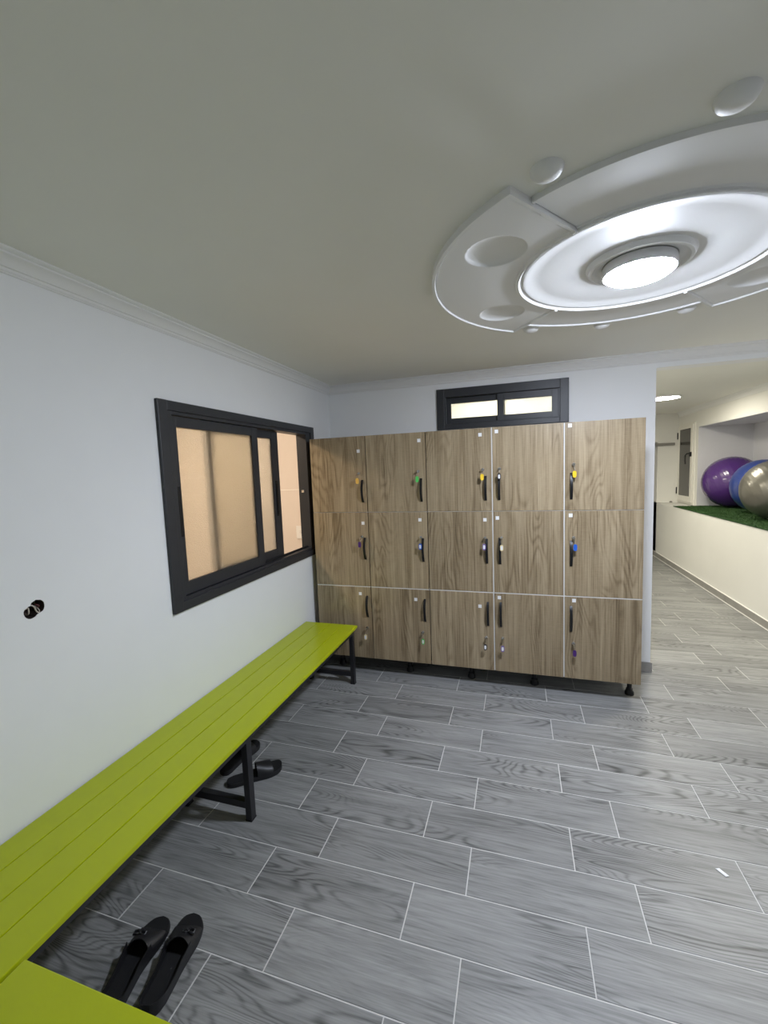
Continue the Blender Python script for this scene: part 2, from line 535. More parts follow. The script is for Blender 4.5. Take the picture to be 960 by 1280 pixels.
# cornices
CORN = [(0, -0.066), (0.004, -0.066), (0.007, -0.060), (0.010, -0.060), (0.010, -0.050), (0.015, -0.048), (0.020, -0.036), (0.030, -0.024), (0.040, -0.018), (0.040, -0.012), (0.046, -0.010), (0.052, -0.004), (0.052, 0.0), (0, 0)]
def cornice(name, p0, p1, out, m0, m1, label, mat='plaster'):
    bm = B()
    sweep(bm, [(o_, z + ZC) for o_, z in CORN], p0, p1, out, m0, m1)
    return obj(name, bm, M[mat], kind='structure', label=label, cat='cornice', smooth=True)
cornice('trim_1', (XL, YN, 0), (XL, YB, 0), (1, 0, 0), 0, 1, 'white stepped plaster cornice along the top of the left wall')
cornice('trim_2', (XL, YB, 0), (XR, YB, 0), (0, -1, 0), 1, 1, 'white stepped plaster cornice above the lockers and passage')
cornice('trim_3', (XR, YB2, 0), (XR, YP, 0), (-1, 0, 0), 0, 1, 'cream stepped cornice above the exercise ball niche')
# baseboards
struct('baseboard_left', [(XL, XL + 0.009, YN, YB, 0, 0.072)], M['skirt'], 'grey tile skirting along the left wall under the bench', cat='baseboard')
struct('baseboard_back', [(XL, XE + 0.009, YB - 0.009, YB, 0, 0.072), (XE, XE + 0.009, YB, YB2, 0, 0.072)], M['skirt'], 'grey tile skirting at the foot of the wall behind the lockers', cat='baseboard')
bm = B()
y = YB2 + 0.02
while y < YF - 0.1:
    y2 = min(y + 0.574, YF - 0.02)
    box(bm, XH - 0.010, XH, y, y2, 0.002, 0.074, bev=0.001)
    y += 0.577
bb_ = obj('baseboard_right', bm, M['skirt'], kind='structure', label='brown-grey tile skirting at the foot of the low ledge wall', cat='baseboard')
bx('grout_line', (XH - 0.011, XH, YB2 + 0.02, YF - 0.02, 0.074, 0.079), M['melamine'], bb_, label='pale sealant line')
bx('grout_line', (XH - 0.018, XH - 0.010, YB2 + 0.02, YF - 0.02, -0.002, 0.004), M['melamine'], bb_, label='pale sealant line')

# second room: ledge wall, niche, upper wall, far partition
NY = 3.935                        # far side of the niche
struct('wall_ledge', [(XH, XR + 0.9, YB2 - 0.1, YP2, 0, ZH - 0.005)], M['wall2'], 'low cream ledge wall under the turf and exercise balls', cat='wall')
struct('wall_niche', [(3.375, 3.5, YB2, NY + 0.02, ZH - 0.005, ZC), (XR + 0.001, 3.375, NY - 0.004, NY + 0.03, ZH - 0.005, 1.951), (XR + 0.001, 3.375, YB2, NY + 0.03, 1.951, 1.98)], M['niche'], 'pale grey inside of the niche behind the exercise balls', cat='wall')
W3Y0, W3Y1, W3Z0, W3Z1 = 4.03, 4.63, ZH + 0.005, 2.03
struct('wall_upper', [(XR, XR + 0.12, 0.9, NY, 1.955, ZC), (XR, XR + 0.12, NY, W3Y0, ZH - 0.005, ZC), (XR, XR + 0.12, W3Y0, W3Y1, W3Z1, ZC), (XR, XR + 0.12, W3Y1, YP2, ZH - 0.005, ZC)], M['wall2'], 'cream wall around the niche and small casement window', cat='wall')
struct('wall_far', [(XH, XR, YP, YP2, 0, ZC), (1.3, XH, YP, YP2, 1.80, ZC), (XL - 0.1, 1.3, YP, YP2, 0, ZC)], M['wall2'], 'cream far wall of the second room', cat='wall')
struct('wall_passage', [(XH + 0.03, XH + 0.15, YP2, YF, 0, ZC), (XL - 0.1, XR, YF, YF + 0.12, 0, ZC)], M['wall2'], 'dim cream wall beyond the far doorway', cat='wall')
struct('wall_second_left', [(XL - 0.12, XL, YB2, YP2, 0, ZC)], M['wall2'], 'plain wall at the hidden left end of the second room', cat='wall')
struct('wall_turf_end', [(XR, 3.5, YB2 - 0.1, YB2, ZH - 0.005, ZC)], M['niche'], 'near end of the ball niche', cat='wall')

# washroom behind the left window
struct('wall_washroom', [(XL - 2.3, XL - 2.2, -2.6, YB2, 0, ZC), (XL - 2.2, xo, -2.6, -2.5, 0, ZC)], M['washpaint'], 'warm beige washroom wall behind the frosted window', cat='wall')
wt = struct('wall_washroom_tiled', [(XL - 2.2, xo, YB - 0.0182, YB - 0.001, 0, ZC)], M['washgrout'], 'pink-beige tiled washroom wall seen through the open window', cat='wall')
tm = None
for i in range(7):
    for j in range(4):
        x0 = xo - 0.085 - 0.30 * i
        x0, x1 = x0 - 0.30 + 0.002, x0 - 0.002
        z0 = -0.42 + 0.6 * j + 0.002
        z1 = z0 + 0.596
        z0, z1 = max(z0, 0.0), min(z1, ZC)
        key = ('w', round(z1 - z0, 3))
        c = ((x0 + x1) / 2, YB - 0.012, z0)
        if key not in cache:
            bm = B(); box(bm, x0, x1, YB - 0.020, YB - 0.012, z0, z1, bev=0.0012)
            cache[key] = obj('tile', bm, M['washtile'], wt, origin=c).data
        else:
            obj('tile', cache[key], None, wt, origin=c)

# ================================================================= WINDOW 1 (left sliding window)
fy0, fy1, fz0, fz1 = -1.463, 0.040, 0.890, 1.866
w1 = thing('window_1', (XL, (fy0 + fy1) / 2, fz0), 'dark grey sliding window with frosted glass, right end slid open', 'window', kind='structure')
def rect_frame(name, x0, x1, y0, y1, z0, z1, wl_, wr, wb, wt_, mat, parent, bev=0.003):
    """rectangular frame in the yz plane"""
    bm = B()
    box(bm, x0, x1, y0, y0 + wl_, z0, z1, bev=bev)
    box(bm, x0, x1, y1 - wr, y1, z0, z1, bev=bev)
    box(bm, x0 + 0.0006, x1 - 0.0006, y0 + wl_ - 0.001, y1 - wr + 0.001, z0 + 0.0004, z0 + wb, bev=bev)
    box(bm, x0 + 0.0006, x1 - 0.0006, y0 + wl_ - 0.001, y1 - wr + 0.001, z1 - wt_, z1 - 0.0004, bev=bev)
    return obj(name, bm, mat, parent)
# flat outer cover frame on the wall, then inner channel frame
fr1 = rect_frame('frame', XL - 0.002, XL + 0.016, fy0, fy1, fz0, fz1, 0.055, 0.055, 0.045, 0.045, M['alu'], w1, 0.003)
rect_frame('channel', XL - 0.075, XL + 0.008, fy0 + 0.034, fy1 - 0.034, fz0 + 0.036, fz1 - 0.036, 0.05, 0.085, 0.026, 0.026, M['alu'], w1, 0.002)
bx('gasket', (XL - 0.030, XL - 0.027, fy0 + 0.085, fy1 - 0.12, fz0 + 0.062, fz0 + 0.075), M['alu_dark'], fr1)
def sash(x0, x1, y0, y1, st_l, st_r, rb, rt, label, hy):
    z0, z1 = fz0 + 0.064, fz1 - 0.064
    s = rect_frame('sash', x0, x1, y0, y1, z0, z1, st_l, st_r, rb, rt, M['alu'], w1, 0.002)
    s['label'] = label
    xm = (x0 + x1) / 2
    bx('glass_pane', (xm - 0.003, xm + 0.003, y0 + st_l - 0.006, y1 - st_r + 0.006, z0 + rb - 0.006, z1 - rt + 0.006), M['frost'], s, label='frosted glass pane')
    bm = B()
    box(bm, x1 - 0.002, x1 + 0.004, hy - 0.013, hy + 0.013, 1.235, 1.475, bev=0.002)
    box(bm, x1, x1 + 0.008, hy - 0.010, hy - 0.004, 1.25, 1.455, bev=0.001)
    obj('recessed_handle', bm, M['black_plastic'], s)
    return s
sash(XL - 0.030, XL - 0.004, -1.385, -0.690, 0.042, 0.058, 0.062, 0.050, 'front frosted sash on the left', -1.364)
sash(XL - 0.064, XL - 0.038, -1.108, -0.405, 0.034, 0.078, 0.062, 0.050, 'rear frosted sash slid left', -0.450)
# brush strip teeth along the open edge
bm = B()
for i in range(36):
    z = fz0 + 0.075 + i * 0.0228
    box(bm, XL - 0.060, XL - 0.045, -0.405, -0.399 + random.uniform(-.002, .004), z, z + 0.015)
obj('brush_strip', bm, M['alu_dark'], fr1)
bm = B()
box(bm, XL - 0.05, XL - 0.028, -0.086, -0.079, 1.372, 1.392, bev=0.002)
obj('latch_keeper', bm, M['chrome'], fr1, label='small bright latch keeper')

# ================================================================= WINDOW 2 (transom above lockers)
ax0, ax1, az0, az1 = -0.211, 0.739, 1.812, 2.122
w2 = thing('window_2', ((ax0 + ax1) / 2, YB, az0), 'small dark grey two-pane transom window above the lockers', 'window', kind='structure')
def rect_frame_x(name, y0, y1, x0, x1, z0, z1, wv, wb, wt_, mat, parent, bev=0.002):
    bm = B()
    box(bm, x0, x0 + wv, y0, y1, z0, z1, bev=bev)
    box(bm, x1 - wv, x1, y0, y1, z0, z1, bev=bev)
    box(bm, x0 + wv - 0.001, x1 - wv + 0.001, y0 + .0006, y1 - .0006, z0 + .0004, z0 + wb, bev=bev)
    box(bm, x0 + wv - 0.001, x1 - wv + 0.001, y0 + .0006, y1 - .0006, z1 - wt_, z1 - .0004, bev=bev)
    return obj(name, bm, mat, parent)
f2 = rect_frame_x('frame', YB - 0.016, YB + 0.002, ax0, ax1, az0, az1, 0.060, 0.040, 0.065, M['alu'], w2, 0.003)
rect_frame_x('channel', YB - 0.008, YB + 0.070, ax0 + 0.030, ax1 - 0.030, az0 + 0.028, az1 - 0.030, 0.040, 0.018, 0.035, M['alu'], w2)
sl = rect_frame_x('sash', YB + 0.030, YB + 0.056, ax0 + 0.066, 0.300, az0 + 0.044, az1 - 0.062, 0.040, 0.044, 0.046, M['alu'], w2)
bx('glass_pane', (ax0 + 0.10, 0.268, YB + 0.040, YB + 0.046, az0 + 0.082, az1 - 0.102), M['frost2'], sl, label='frosted glass pane')
sr = rect_frame_x('sash', YB - 0.004, YB + 0.024, 0.244, 0.670, az0 + 0.042, az1 - 0.066, 0.044, 0.042, 0.050, M['alu'], w2)
bx('glass_pane', (0.282, 0.632, YB + 0.008, YB + 0.014, az0 + 0.080, az1 - 0.112), M['frost2'], sr, label='frosted glass pane')

# ================================================================= WINDOW 3 (small casement in second room)
w3 = thing('window_3', (XR, (W3Y0 + W3Y1) / 2, W3Z0), 'narrow cream framed casement window with dark glass beside the ball niche', 'window', kind='structure')
rect_frame('frame', XR - 0.014, XR + 0.05, W3Y0 - 0.006, W3Y1 + 0.006, W3Z0 - 0.003, W3Z1 + 0.004, 0.030, 0.022, 0.025, 0.025, M['white_pvc'], w3)
s3 = rect_frame('sash', XR - 0.026, XR - 0.004, W3Y0 + 0.030, W3Y1 - 0.012, W3Z0 + 0.026, W3Z1 - 0.016, 0.075, 0.048, 0.085, 0.055, M['white_pvc'], w3)
bx('glass_pane', (XR - 0.018, XR - 0.012, W3Y0 + 0.10, W3Y1 - 0.055, W3Z0 + 0.105, W3Z1 - 0.066), M['darkglass'], s3, label='dark glass pane')
for z in (1.05, 1.875):
    bx('hinge', (XR - 0.034, XR - 0.014, W3Y1 - 0.004, W3Y1 + 0.016, z - 0.05, z + 0.05), M['black_plastic'], s3, bev=0.003)
bm = B()
box(bm, XR - 0.048, XR - 0.026, W3Y0 + 0.045, W3Y0 + 0.082, 1.555, 1.62, bev=0.004)
tube(bm, [(XR - 0.046, W3Y0 + 0.064, 1.60), (XR - 0.072, W3Y0 + 0.085, 1.595), (XR - 0.076, W3Y0 + 0.13, 1.575), (XR - 0.074, W3Y0 + 0.142, 1.50), (XR - 0.07, W3Y0 + 0.140, 1.45)], 0.009, 8)
obj('handle', bm, M['black_plastic'], s3, smooth=True)

# ================================================================= CEILING MEDALLION + LAMP
MX, MY = 0.811, -1.155
ZM = 2.214
med = thing('ceiling_medallion', (MX, MY, ZC), 'large white plaster ceiling rose with side lobes around the round lamp', 'ceiling rose')
def polar_slab(name, r0, r1, a0, a1, zf, dimples, parent, lip_ends=True, nr=None, na=None):
    bm = B()
    nr = nr or int((r1 - r0) / 0.0035)
    na = na or int(math.radians(a1 - a0) * r1 / 0.005)
    ds = [(r * math.cos(math.radians(t)), r * math.sin(math.radians(t)), rd) for r, t, rd in dimples]
    G_ = []
    for i in range(nr + 1):
        r = r0 + (r1 - r0) * i / nr
        row = []
        for j in range(na + 1):
            a = math.radians(a0 + (a1 - a0) * j / na)
            x, y = r * math.cos(a), r * math.sin(a)
            z = zf
            # raised lip on the outer edge, a groove inside it
            e = r1 - r
            ee = min(e, 9)
            if lip_ends:
                ee = min(ee, r * (a - math.radians(a0)) + 0.0, r * (math.radians(a1) - a) + 0.0)
            if ee < 0.012:
                z -= 0.006
            elif ee < 0.017:
                z += 0.003
            if r - r0 < 0.010:
                z -= 0.004
            for dx, dy, rd in ds:
                q = math.hypot(x - dx, y - dy) / rd
                if q < 1:
                    z = zf + 0.0145 * (1 - q ** 3.5) ** 0.6
            row.append(bm.verts.new((MX + x, MY + y, z)))
        G_.append(row)
    for i in range(nr):
        for j in range(na):
            bm.faces.new((G_[i][j], G_[i + 1][j], G_[i + 1][j + 1], G_[i][j + 1]))
    rim = [G_[0][j] for j in range(na + 1)] + [G_[i][na] for i in range(1, nr + 1)] + [G_[nr][j] for j in range(na - 1, -1, -1)] + [G_[i][0] for i in range(nr - 1, 0, -1)]
    top = [bm.verts.new((v.co.x, v.co.y, ZC)) for v in rim]
    n = len(rim)
    for i in range(n):
        j = (i + 1) % n
        bm.faces.new((rim[i], rim[j], top[j], top[i]))
    return obj(name, bm, M['plaster'], parent, smooth=True)
RD = 0.421
for c in (180, 0):
    polar_slab('lobe', RD, 0.745, c - 54, c + 54, ZM, [(0.570, c + 31, 0.098), (0.570, c - 31, 0.098)], med)
for c in (90, 270):
    polar_slab('ring_segment', RD, 0.655, c - 35.7, c + 35.7, ZM + 0.006, [], med, lip_ends=False)
bm = B()
lathe(bm, [(RD, ZC), (RD, ZM - 0.004), (RD - 0.004, ZM - 0.006), (RD - 0.010, ZM + 0.001), (RD - 0.016, ZM + 0.010), (RD - 0.020, ZM + 0.010), (RD - 0.024, ZM + 0.001), (RD - 0.034, ZM + 0.002), (RD - 0.050, ZM + 0.010), (RD - 0.085, ZM + 0.0125), (0.19, ZM + 0.0135), (0.172, ZM + 0.0140)], MX, MY, 0, 128)
obj('dish', bm, M['plaster'], med, smooth=True)
bm = B()
lathe(bm, [(0.176, ZC), (0.173, ZM + 0.008), (0.166, ZM - 0.002), (0.155, ZM - 0.004), (0.148, ZM + 0.002), (0.143, ZM + 0.006), (0.135, ZM + 0.007), (0.120, ZM + 0.010), (0.120, ZC - 0.002)], MX, MY, 0, 96)
obj('collar', bm, M['plaster'], med, smooth=True)
for a in (61, 90, 119, 241, 270, 299):
    bm = B()
    cxx, cyy = MX + 0.724 * math.cos(math.radians(a)), MY + 0.724 * math.sin(math.radians(a))
    lathe(bm, [(0.040, ZC), (0.039, ZC - 0.006), (0.034, ZC - 0.014), (0.025, ZC - 0.020), (0.012, ZC - 0.0235), (0, ZC - 0.0245)], cxx, cyy, 0, 32)
    obj('boss', bm, M['plaster'], med, smooth=True)
lamp = thing('ceiling_lamp', (MX, MY, ZC), 'round glowing white lamp at the centre of the ceiling rose', 'lamp')
bm = B()
lathe(bm, [(0.0, ZM + 0.008), (0.118, ZM + 0.008), (0.119, ZM + 0.004), (0.119, ZM - 0.0245), (0.117, ZM - 0.027), (0.1125, ZM - 0.0265), (0.110, ZM - 0.002), (0, ZM - 0.002)], MX, MY, 0, 64)
obj('housing', bm, M['lamp_white'], lamp, smooth=True)
bm = B()
lathe(bm, [(0.111, ZM - 0.0035), (0.111, ZM - 0.0280), (0.107, ZM - 0.0320), (0.096, ZM - 0.0390), (0.076, ZM - 0.0460), (0.046, ZM - 0.0520), (0.02, ZM - 0.0542), (0, ZM - 0.0546)], MX, MY, 0, 64)
obj('diffuser', bm, M['lampglow'], lamp, smooth=True)

# second-room ceiling panels and washroom lamp
for i, (x, y, lab) in enumerate(((1.985, 2.69, 'round glowing white ceiling light beyond the passage'), (1.985, 0.74, 'round ceiling light nearest the passage header'), (0.25, 0.95, 'round ceiling light just behind the transom window'), (0.25, 3.2, 'round ceiling light deep inside the second room'))):
    t = thing('ceiling_light', (x, y, ZC), lab, 'lamp', group='ceiling lights of the second room')
    bm = B()
    lathe(bm, [(0, ZC - 0.001), (0.160, ZC - 0.001), (0.160, ZC - 0.016), (0.154, ZC - 0.019), (0.148, ZC - 0.016), (0.148, ZC - 0.008), (0, ZC - 0.008)], x, y, 0, 40)
    obj('rim', bm, M['lamp_white'], t, smooth=True)
    bm = B()
    lathe(bm, [(0.147, ZC - 0.010), (0.147, ZC - 0.018), (0.12, ZC - 0.022), (0, ZC - 0.024)], x, y, 0, 40)
    obj('diffuser', bm, M['panelglow'], t, smooth=True)
t = thing('ceiling_light', (-2.0, -0.75, ZC), 'warm round ceiling light of the washroom behind the frosted window', 'lamp')
bm = B(); lathe(bm, [(0, ZC - 0.001), (0.16, ZC - 0.001), (0.16, ZC - 0.018), (0.15, ZC - 0.018), (0.15, ZC - 0.008), (0, ZC - 0.008)], -2.0, -0.75, 0, 40)
obj('rim', bm, M['lamp_white'], t, smooth=True)
bm = B(); lathe(bm, [(0.149, ZC - 0.010), (0.147, ZC - 0.030), (0.10, ZC - 0.045), (0, ZC - 0.05)], -2.0, -0.75, 0, 40)
obj('diffuser', bm, M['washglow'], t, smooth=True)

# ================================================================= LOCKERS
CX = [-1.0814, -0.6476, -0.2113, 0.2260, 0.6636, 1.1061]
RZ = [1.7657, 1.2203, 0.6693, 0.1251]
YD = -0.102                         # door face
lk = thing('locker_cabinet', (0.0123, 0.13, 0), 'oak-look locker block of fifteen doors against the white back wall', 'locker')
DF, DB = YD, YD + 0.018
cy0, cy1 = DB + 0.002, 0.345
bx('side_panel', (CX[0] + 0.001, CX[0] + 0.019, cy0, cy1, RZ[3], RZ[0] - 0.0005), M['wood'], lk)
bx('side_panel', (CX[5] - 0.019, CX[5] - 0.001, cy0, cy1, RZ[3], RZ[0] - 0.0005), M['wood'], lk)
bx('top_panel', (CX[0] + 0.0195, CX[5] - 0.0195, cy0, cy1, RZ[0] - 0.0185, RZ[0] - 0.0007), M['wood'], lk)
bx('bottom_panel', (CX[0] + 0.0195, CX[5] - 0.0195, cy0, cy1, RZ[3] + 0.0005, RZ[3] + 0.018), M['melamine'], lk)
bx('back_panel', (CX[0] + 0.0195, CX[5] - 0.0195, cy1 - 0.006, cy1 - 0.001, RZ[3] + 0.0185, RZ[0] - 0.019), M['melamine'], lk)
for i in (1, 2, 3, 4):
    bm = B()
    f = cy0 if i < 3 else YD + 0.003
    hw = 0.009 if i < 3 else 0.0030
    box(bm, CX[i] - 0.009, CX[i] + 0.009, cy0, cy1 - 0.007, RZ[3] + 0.0185, RZ[0] - 0.019)
    if i >= 3:
        box(bm, CX[i] - hw, CX[i] + hw, f, cy0, RZ[3] + 0.002, RZ[0] - 0.001)
    obj('divider', bm, M['melamine'] if i >= 3 else M['black_plastic'], lk, label='white edged divider' if i >= 3 else None)
for i in (1, 2):
    bm = B()
    box(bm, CX[0] + 0.0195, CX[5] - 0.0195, cy0, cy1 - 0.007, RZ[i] - 0.009, RZ[i] + 0.009)
    hz = 0.0032 if i == 2 else 0.0018
    f = YD + (0.002 if i == 2 else 0.004)
    for c0, c1 in zip(CX, CX[1:]):
        box(bm, c0 + 0.002, c1 - 0.0034, f, cy0, RZ[i] - hz, RZ[i] + hz)
    obj('shelf', bm, M['melamine'], lk, label='white edged shelf')
for x in (-0.95, -0.40, 0.055, 0.485, 1.070):
    for y in (0.017, 0.30):
        bm = B()
        lathe(bm, [(0, RZ[3] - 0.0005), (0.026, RZ[3] - 0.0005), (0.026, 0.108), (0.016, 0.100), (0.014, 0.045), (0.020, 0.040), (0.020, 0.028), (0.027, 0.018), (0.028, 0.001), (0, 0.001)], x, y, 0, 20)
        obj('leg', bm, M['black_plastic'], lk, smooth=True)
DATA = [
 [[(-0.701, 1.66), (-0.705, 1.5), (-0.704, 1.448), (-0.68, 1.454), (-0.678, 1.293)],
  [(-0.256, 1.71), (-0.266, 1.5), (-0.268, 1.447), (-0.247, 1.452), (-0.248, 1.291)],
  [(0.153, 1.723), (0.167, 1.496), (0.165, 1.447), (0.185, 1.454), (0.183, 1.292)],
  [(0.257, 1.738), (0.273, 1.497), (0.272, 1.448), (0.271, 1.464), (0.269, 1.293)],
  [(0.695, 1.746), (0.717, 1.508), (0.718, 1.447), (0.704, 1.456), (0.703, 1.29)]],
 [[(-0.688, 1.141), (-0.698, 1.042), (-0.708, 0.989), (-0.681, 1.035), (-0.676, 0.874)],
  [(-0.265, 1.164), (-0.262, 1.041), (-0.26, 0.982), (-0.246, 1.035), (-0.248, 0.869)],
  [(0.176, 1.163), (0.175, 1.042), (0.171, 0.986), (0.187, 1.036), (0.185, 0.869)],
  [(0.256, 1.175), (0.28, 1.043), (0.283, 0.982), (0.271, 1.044), (0.27, 0.866)],
  [(0.701, 1.19), (0.718, 1.049), (0.724, 0.992), (0.703, 1.03), (0.705, 0.865)]],
 [[(-0.733, 0.615), (-0.688, 0.359), (-0.692, 0.299), (-0.679, 0.602), (-0.68, 0.441)],
  [(-0.313, 0.594), (-0.267, 0.357), (-0.261, 0.302), (-0.246, 0.601), (-0.248, 0.437)],
  [(0.134, 0.571), (0.173, 0.357), (0.168, 0.3), (0.187, 0.604), (0.187, 0.438)],
  [(0.262, 0.638), (0.281, 0.359), (0.281, 0.299), (0.272, 0.607), (0.27, 0.437)],
  [(0.722, 0.643), (0.719, 0.362), (0.723, 0.309), (0.704, 0.607), (0.705, 0.438)]]]
TAGS = [['orange', 'green', 'yellow', 'black', 'yellow'], ['purple', 'blue', 'violet', 'cream', 'blue'], ['cream', 'green', 'black', 'violet', 'purple']]
INSET = [[0, 0, 0, 1, 0], [0, 1, 1, 1, 0], [1, 1, 1, 1, 0]]
ROWN = ['top row', 'middle row', 'bottom row']
COLN = ['leftmost', 'second from left', 'centre', 'second from right', 'rightmost']
WORDS = dict(orange='amber', green='green', yellow='yellow', black='white-faced black', purple='dark purple', blue='blue', violet='white-faced violet', cream='cream')
def bow(x, z0, z1, bend):
    """black arched bow handle"""
    bm = B()
    prev = None
    n = 14
    for i in range(n + 1):
        t = i / n
        z = z0 + (z1 - z0) * t
        d = 0.026 * math.sin(PI * min(1, max(0, t))) ** 0.7
        th = 0.005
        cx = x + bend * math.sin(PI * t)
        y1 = DF - max(d - th, 0.0)
        y0 = DF - d - 0.0035
        hw = 0.0075
        r = [bm.verts.new(p) for p in ((cx - hw, y1, z), (cx + hw, y1, z), (cx + hw, y0, z), (cx - hw, y0, z))]
        if prev:
            for k in range(4):
                bm.faces.new((prev[k], prev[(k + 1) % 4], r[(k + 1) % 4], r[k]))
        else:
            bm.faces.new(r)
        prev = r
    bm.faces.new(prev[::-1])
    return bm
for ri in range(3):
    for ci in range(5):
        st, lo, tg, h0, h1 = DATA[ri][ci]
        gl = 0.0028 if ci < 3 else 0.0038
        gr = 0.0028 if ci < 2 else 0.0038
        if ci == 0: gl = 0
        if ci == 4: gr = 0
        gt = 0 if ri == 0 else (0.0022 if ri == 1 else 0.0036)
        gb = 0 if ri == 2 else (0.0022 if ri == 0 else 0.0036)
        x0, x1 = CX[ci] + gl, CX[ci + 1] - gr
        z0, z1 = RZ[ri + 1] + gb, RZ[ri] - gt
        d = bx('door', (x0, x1, DF, DB, z0, z1), M['wood'], lk, bev=0.0009, origin=((x0 + x1) / 2, DF, (z0 + z1) / 2))
        obj('handle', bow((h0[0] + h1[0]) / 2, h1[1], h0[1], 0.0), M['black_plastic'], d, smooth=True)
        bm = B()
        lathe(bm, [(0.0105, -0.0002), (0.0105, 0.004), (0.009, 0.0065), (0.003, 0.007), (0, 0.007)], lo[0], DF, lo[1], 18, axis='-y')
        obj('lock', bm, M['chrome'], d, smooth=True)
        bm = B()
        box(bm, st[0] - 0.011, st[0] + 0.011, DF - 0.0012, DF - 0.0001, st[1] - 0.0115, st[1] + 0.0115)
        obj('number_sticker', bm, M['paper'], d, label='small white square sticker')
        # key with its ring and tag, hanging from the lock
        col = TAGS[ri][ci]
        k = thing('key', (lo[0], DF - 0.0072, lo[1]), '%s key tag hanging on the %s locker, %s' % (WORDS[col], COLN[ci], ROWN[ri]), 'key', group='keys hanging in the locker doors')
        bm = B()
        box(bm, lo[0] - 0.0045, lo[0] + 0.0045, DF - 0.014, DF - 0.0072, lo[1] - 0.001, lo[1] + 0.001)
        tw = random.uniform(-0.5, 0.5)
        c, s_ = math.cos(tw), math.sin(tw)
        ring_ = []
        for i in range(14):
            a = 2 * PI * i / 14
            ring_.append((lo[0] + 0.010 * math.cos(a) * c, DF - 0.022 - 0.009 * math.sin(a), lo[1] + 0.010 * math.cos(a) * s_))
        vs0 = [bm.verts.new((p[0], p[1], p[2] - 0.001)) for p in ring_]
        vs1 = [bm.verts.new((p[0], p[1], p[2] + 0.001)) for p in ring_]
        bm.faces.new(vs0); bm.faces.new(vs1)
        for i in range(14):
            bm.faces.new((vs0[i], vs0[(i + 1) % 14], vs1[(i + 1) % 14], vs1[i]))
        obj('blade', bm, M['brass'], k)
        tx, tz = tg
        ky = DF - 0.027
        top_z = tz + 0.019
        A0 = Vector((lo[0], ky, lo[1])); A1 = Vector((tx, ky - 0.006, top_z))
        mid = (A0 + A1) / 2
        dv = (A1 - A0)
        ln = dv.length
        dv.normalize()
        sd = Vector((0.35, 0.93, 0)).normalized()
        bm = B()
        tube(bm, [mid + dv * ((ln / 2 + 0.003) * math.cos(2 * PI * i / 18)) + sd * (0.0095 * math.sin(2 * PI * i / 18)) for i in range(18)], 0.0011, 6, closed=True)
        obj('key_ring', bm, M['brass'], k, smooth=True)
        bm = B()
        n = 20
        hw, hh, th = 0.0108, 0.0205, 0.0022
        tw = random.uniform(-0.25, 0.25)
        pr_ = []
        for i in range(n):
            a = 2 * PI * i / n
            u = hw * math.copysign(abs(math.cos(a)) ** 0.6, math.cos(a))
            v = hh * math.copysign(abs(math.sin(a)) ** 0.6, math.sin(a))
            pr_.append((u, v))
        yk = ky - 0.010
        fa = [bm.verts.new((tx + u * math.cos(tw), yk - th + u * math.sin(tw), tz + v)) for u, v in pr_]
        fb = [bm.verts.new((tx + u * math.cos(tw), yk + th + u * math.sin(tw), tz + v)) for u, v in pr_]
        bm.faces.new(fa); bm.faces.new(fb[::-1])
        for i in range(n):
            bm.faces.new((fa[i], fa[(i + 1) % n], fb[(i + 1) % n], fb[i]))
        tgo = obj('tag', bm, M['tag_' + col], k, label=WORDS[col].split(' ')[-1] + ' plastic tag')
        if INSET[ri][ci]:
            bm = B()
            bm.faces.new([bm.verts.new((tx + u * 0.62 * math.cos(tw), yk - th - 0.0006 + u * 0.62 * math.sin(tw), tz + v * 0.66)) for u, v in pr_])
            r_ = bmesh.ops.extrude_face_region(bm, geom=list(bm.faces))
            for v in [g for g in r_['geom'] if isinstance(g, bmesh.types.BMVert)]:
                v.co.y += 0.0005
            obj('paper_label', bm, M['paper'], tgo, label='white paper insert')

# ================================================================= BENCHES
ZB = 0.424
def bench(name, label, length_axis, a0, a1, b0, b1, legs, front_sign, group):
    """length_axis 'y': runs along y from a0..a1, width along x b0..b1"""
    def E(l0, l1, w0, w1, z0, z1):
        return (w0, w1, l0, l1, z0, z1) if length_axis == 'y' else (l0, l1, w0, w1, z0, z1)
    t = thing(name, ((b0 + b1) / 2, (a0 + a1) / 2, 0) if length_axis == 'y' else ((a0 + a1) / 2, (b0 + b1) / 2, 0), label, 'bench', group)
    n = 4
    ww = (b1 - b0) / n
    for i in range(n):
        bx('slat', E(a0, a1, b0 + ww * i + 0.0016, b0 + ww * (i + 1) - 0.0016, ZB - 0.018, ZB), M['green'], t, bev=0.003)
    f0, f1 = b0 + 0.012, b1 - 0.026
    e0, e1 = a0 + 0.012, a1 - 0.012
    zt = ZB - 0.0185
    bm = B()
    box(bm, *E(e0, e1, f0, f0 + 0.03, zt - 0.04, zt), bev=0.002)
    box(bm, *E(e0, e1, f1 - 0.03, f1, zt - 0.04, zt), bev=0.002)
    for l in legs:
        box(bm, *E(l - 0.015, l + 0.015, f0 + 0.03, f1 - 0.03, zt - 0.0395, zt - 0.0005), bev=0.002)
    obj('seat_frame', bm, M['steel_black'], t)
    for l in legs:
        for f in (f0, f1 - 0.03):
            bm = B()
            box(bm, *E(l - 0.017, l + 0.017, f + 0.0005, f + 0.0295, 0.006, zt - 0.039), bev=0.002)
            lg = obj('leg', bm, M['steel_black'], t)
            bx('foot_cap', E(l - 0.018, l + 0.018, f - 0.0005, f + 0.0305, 0.0005, 0.0065), M['black_plastic'], lg)
        bx('stretcher', E(l - 0.014, l + 0.014, f0 + 0.029, f1 - 0.029, 0.055, 0.088), M['steel_black'], t, bev=0.002)
    return t
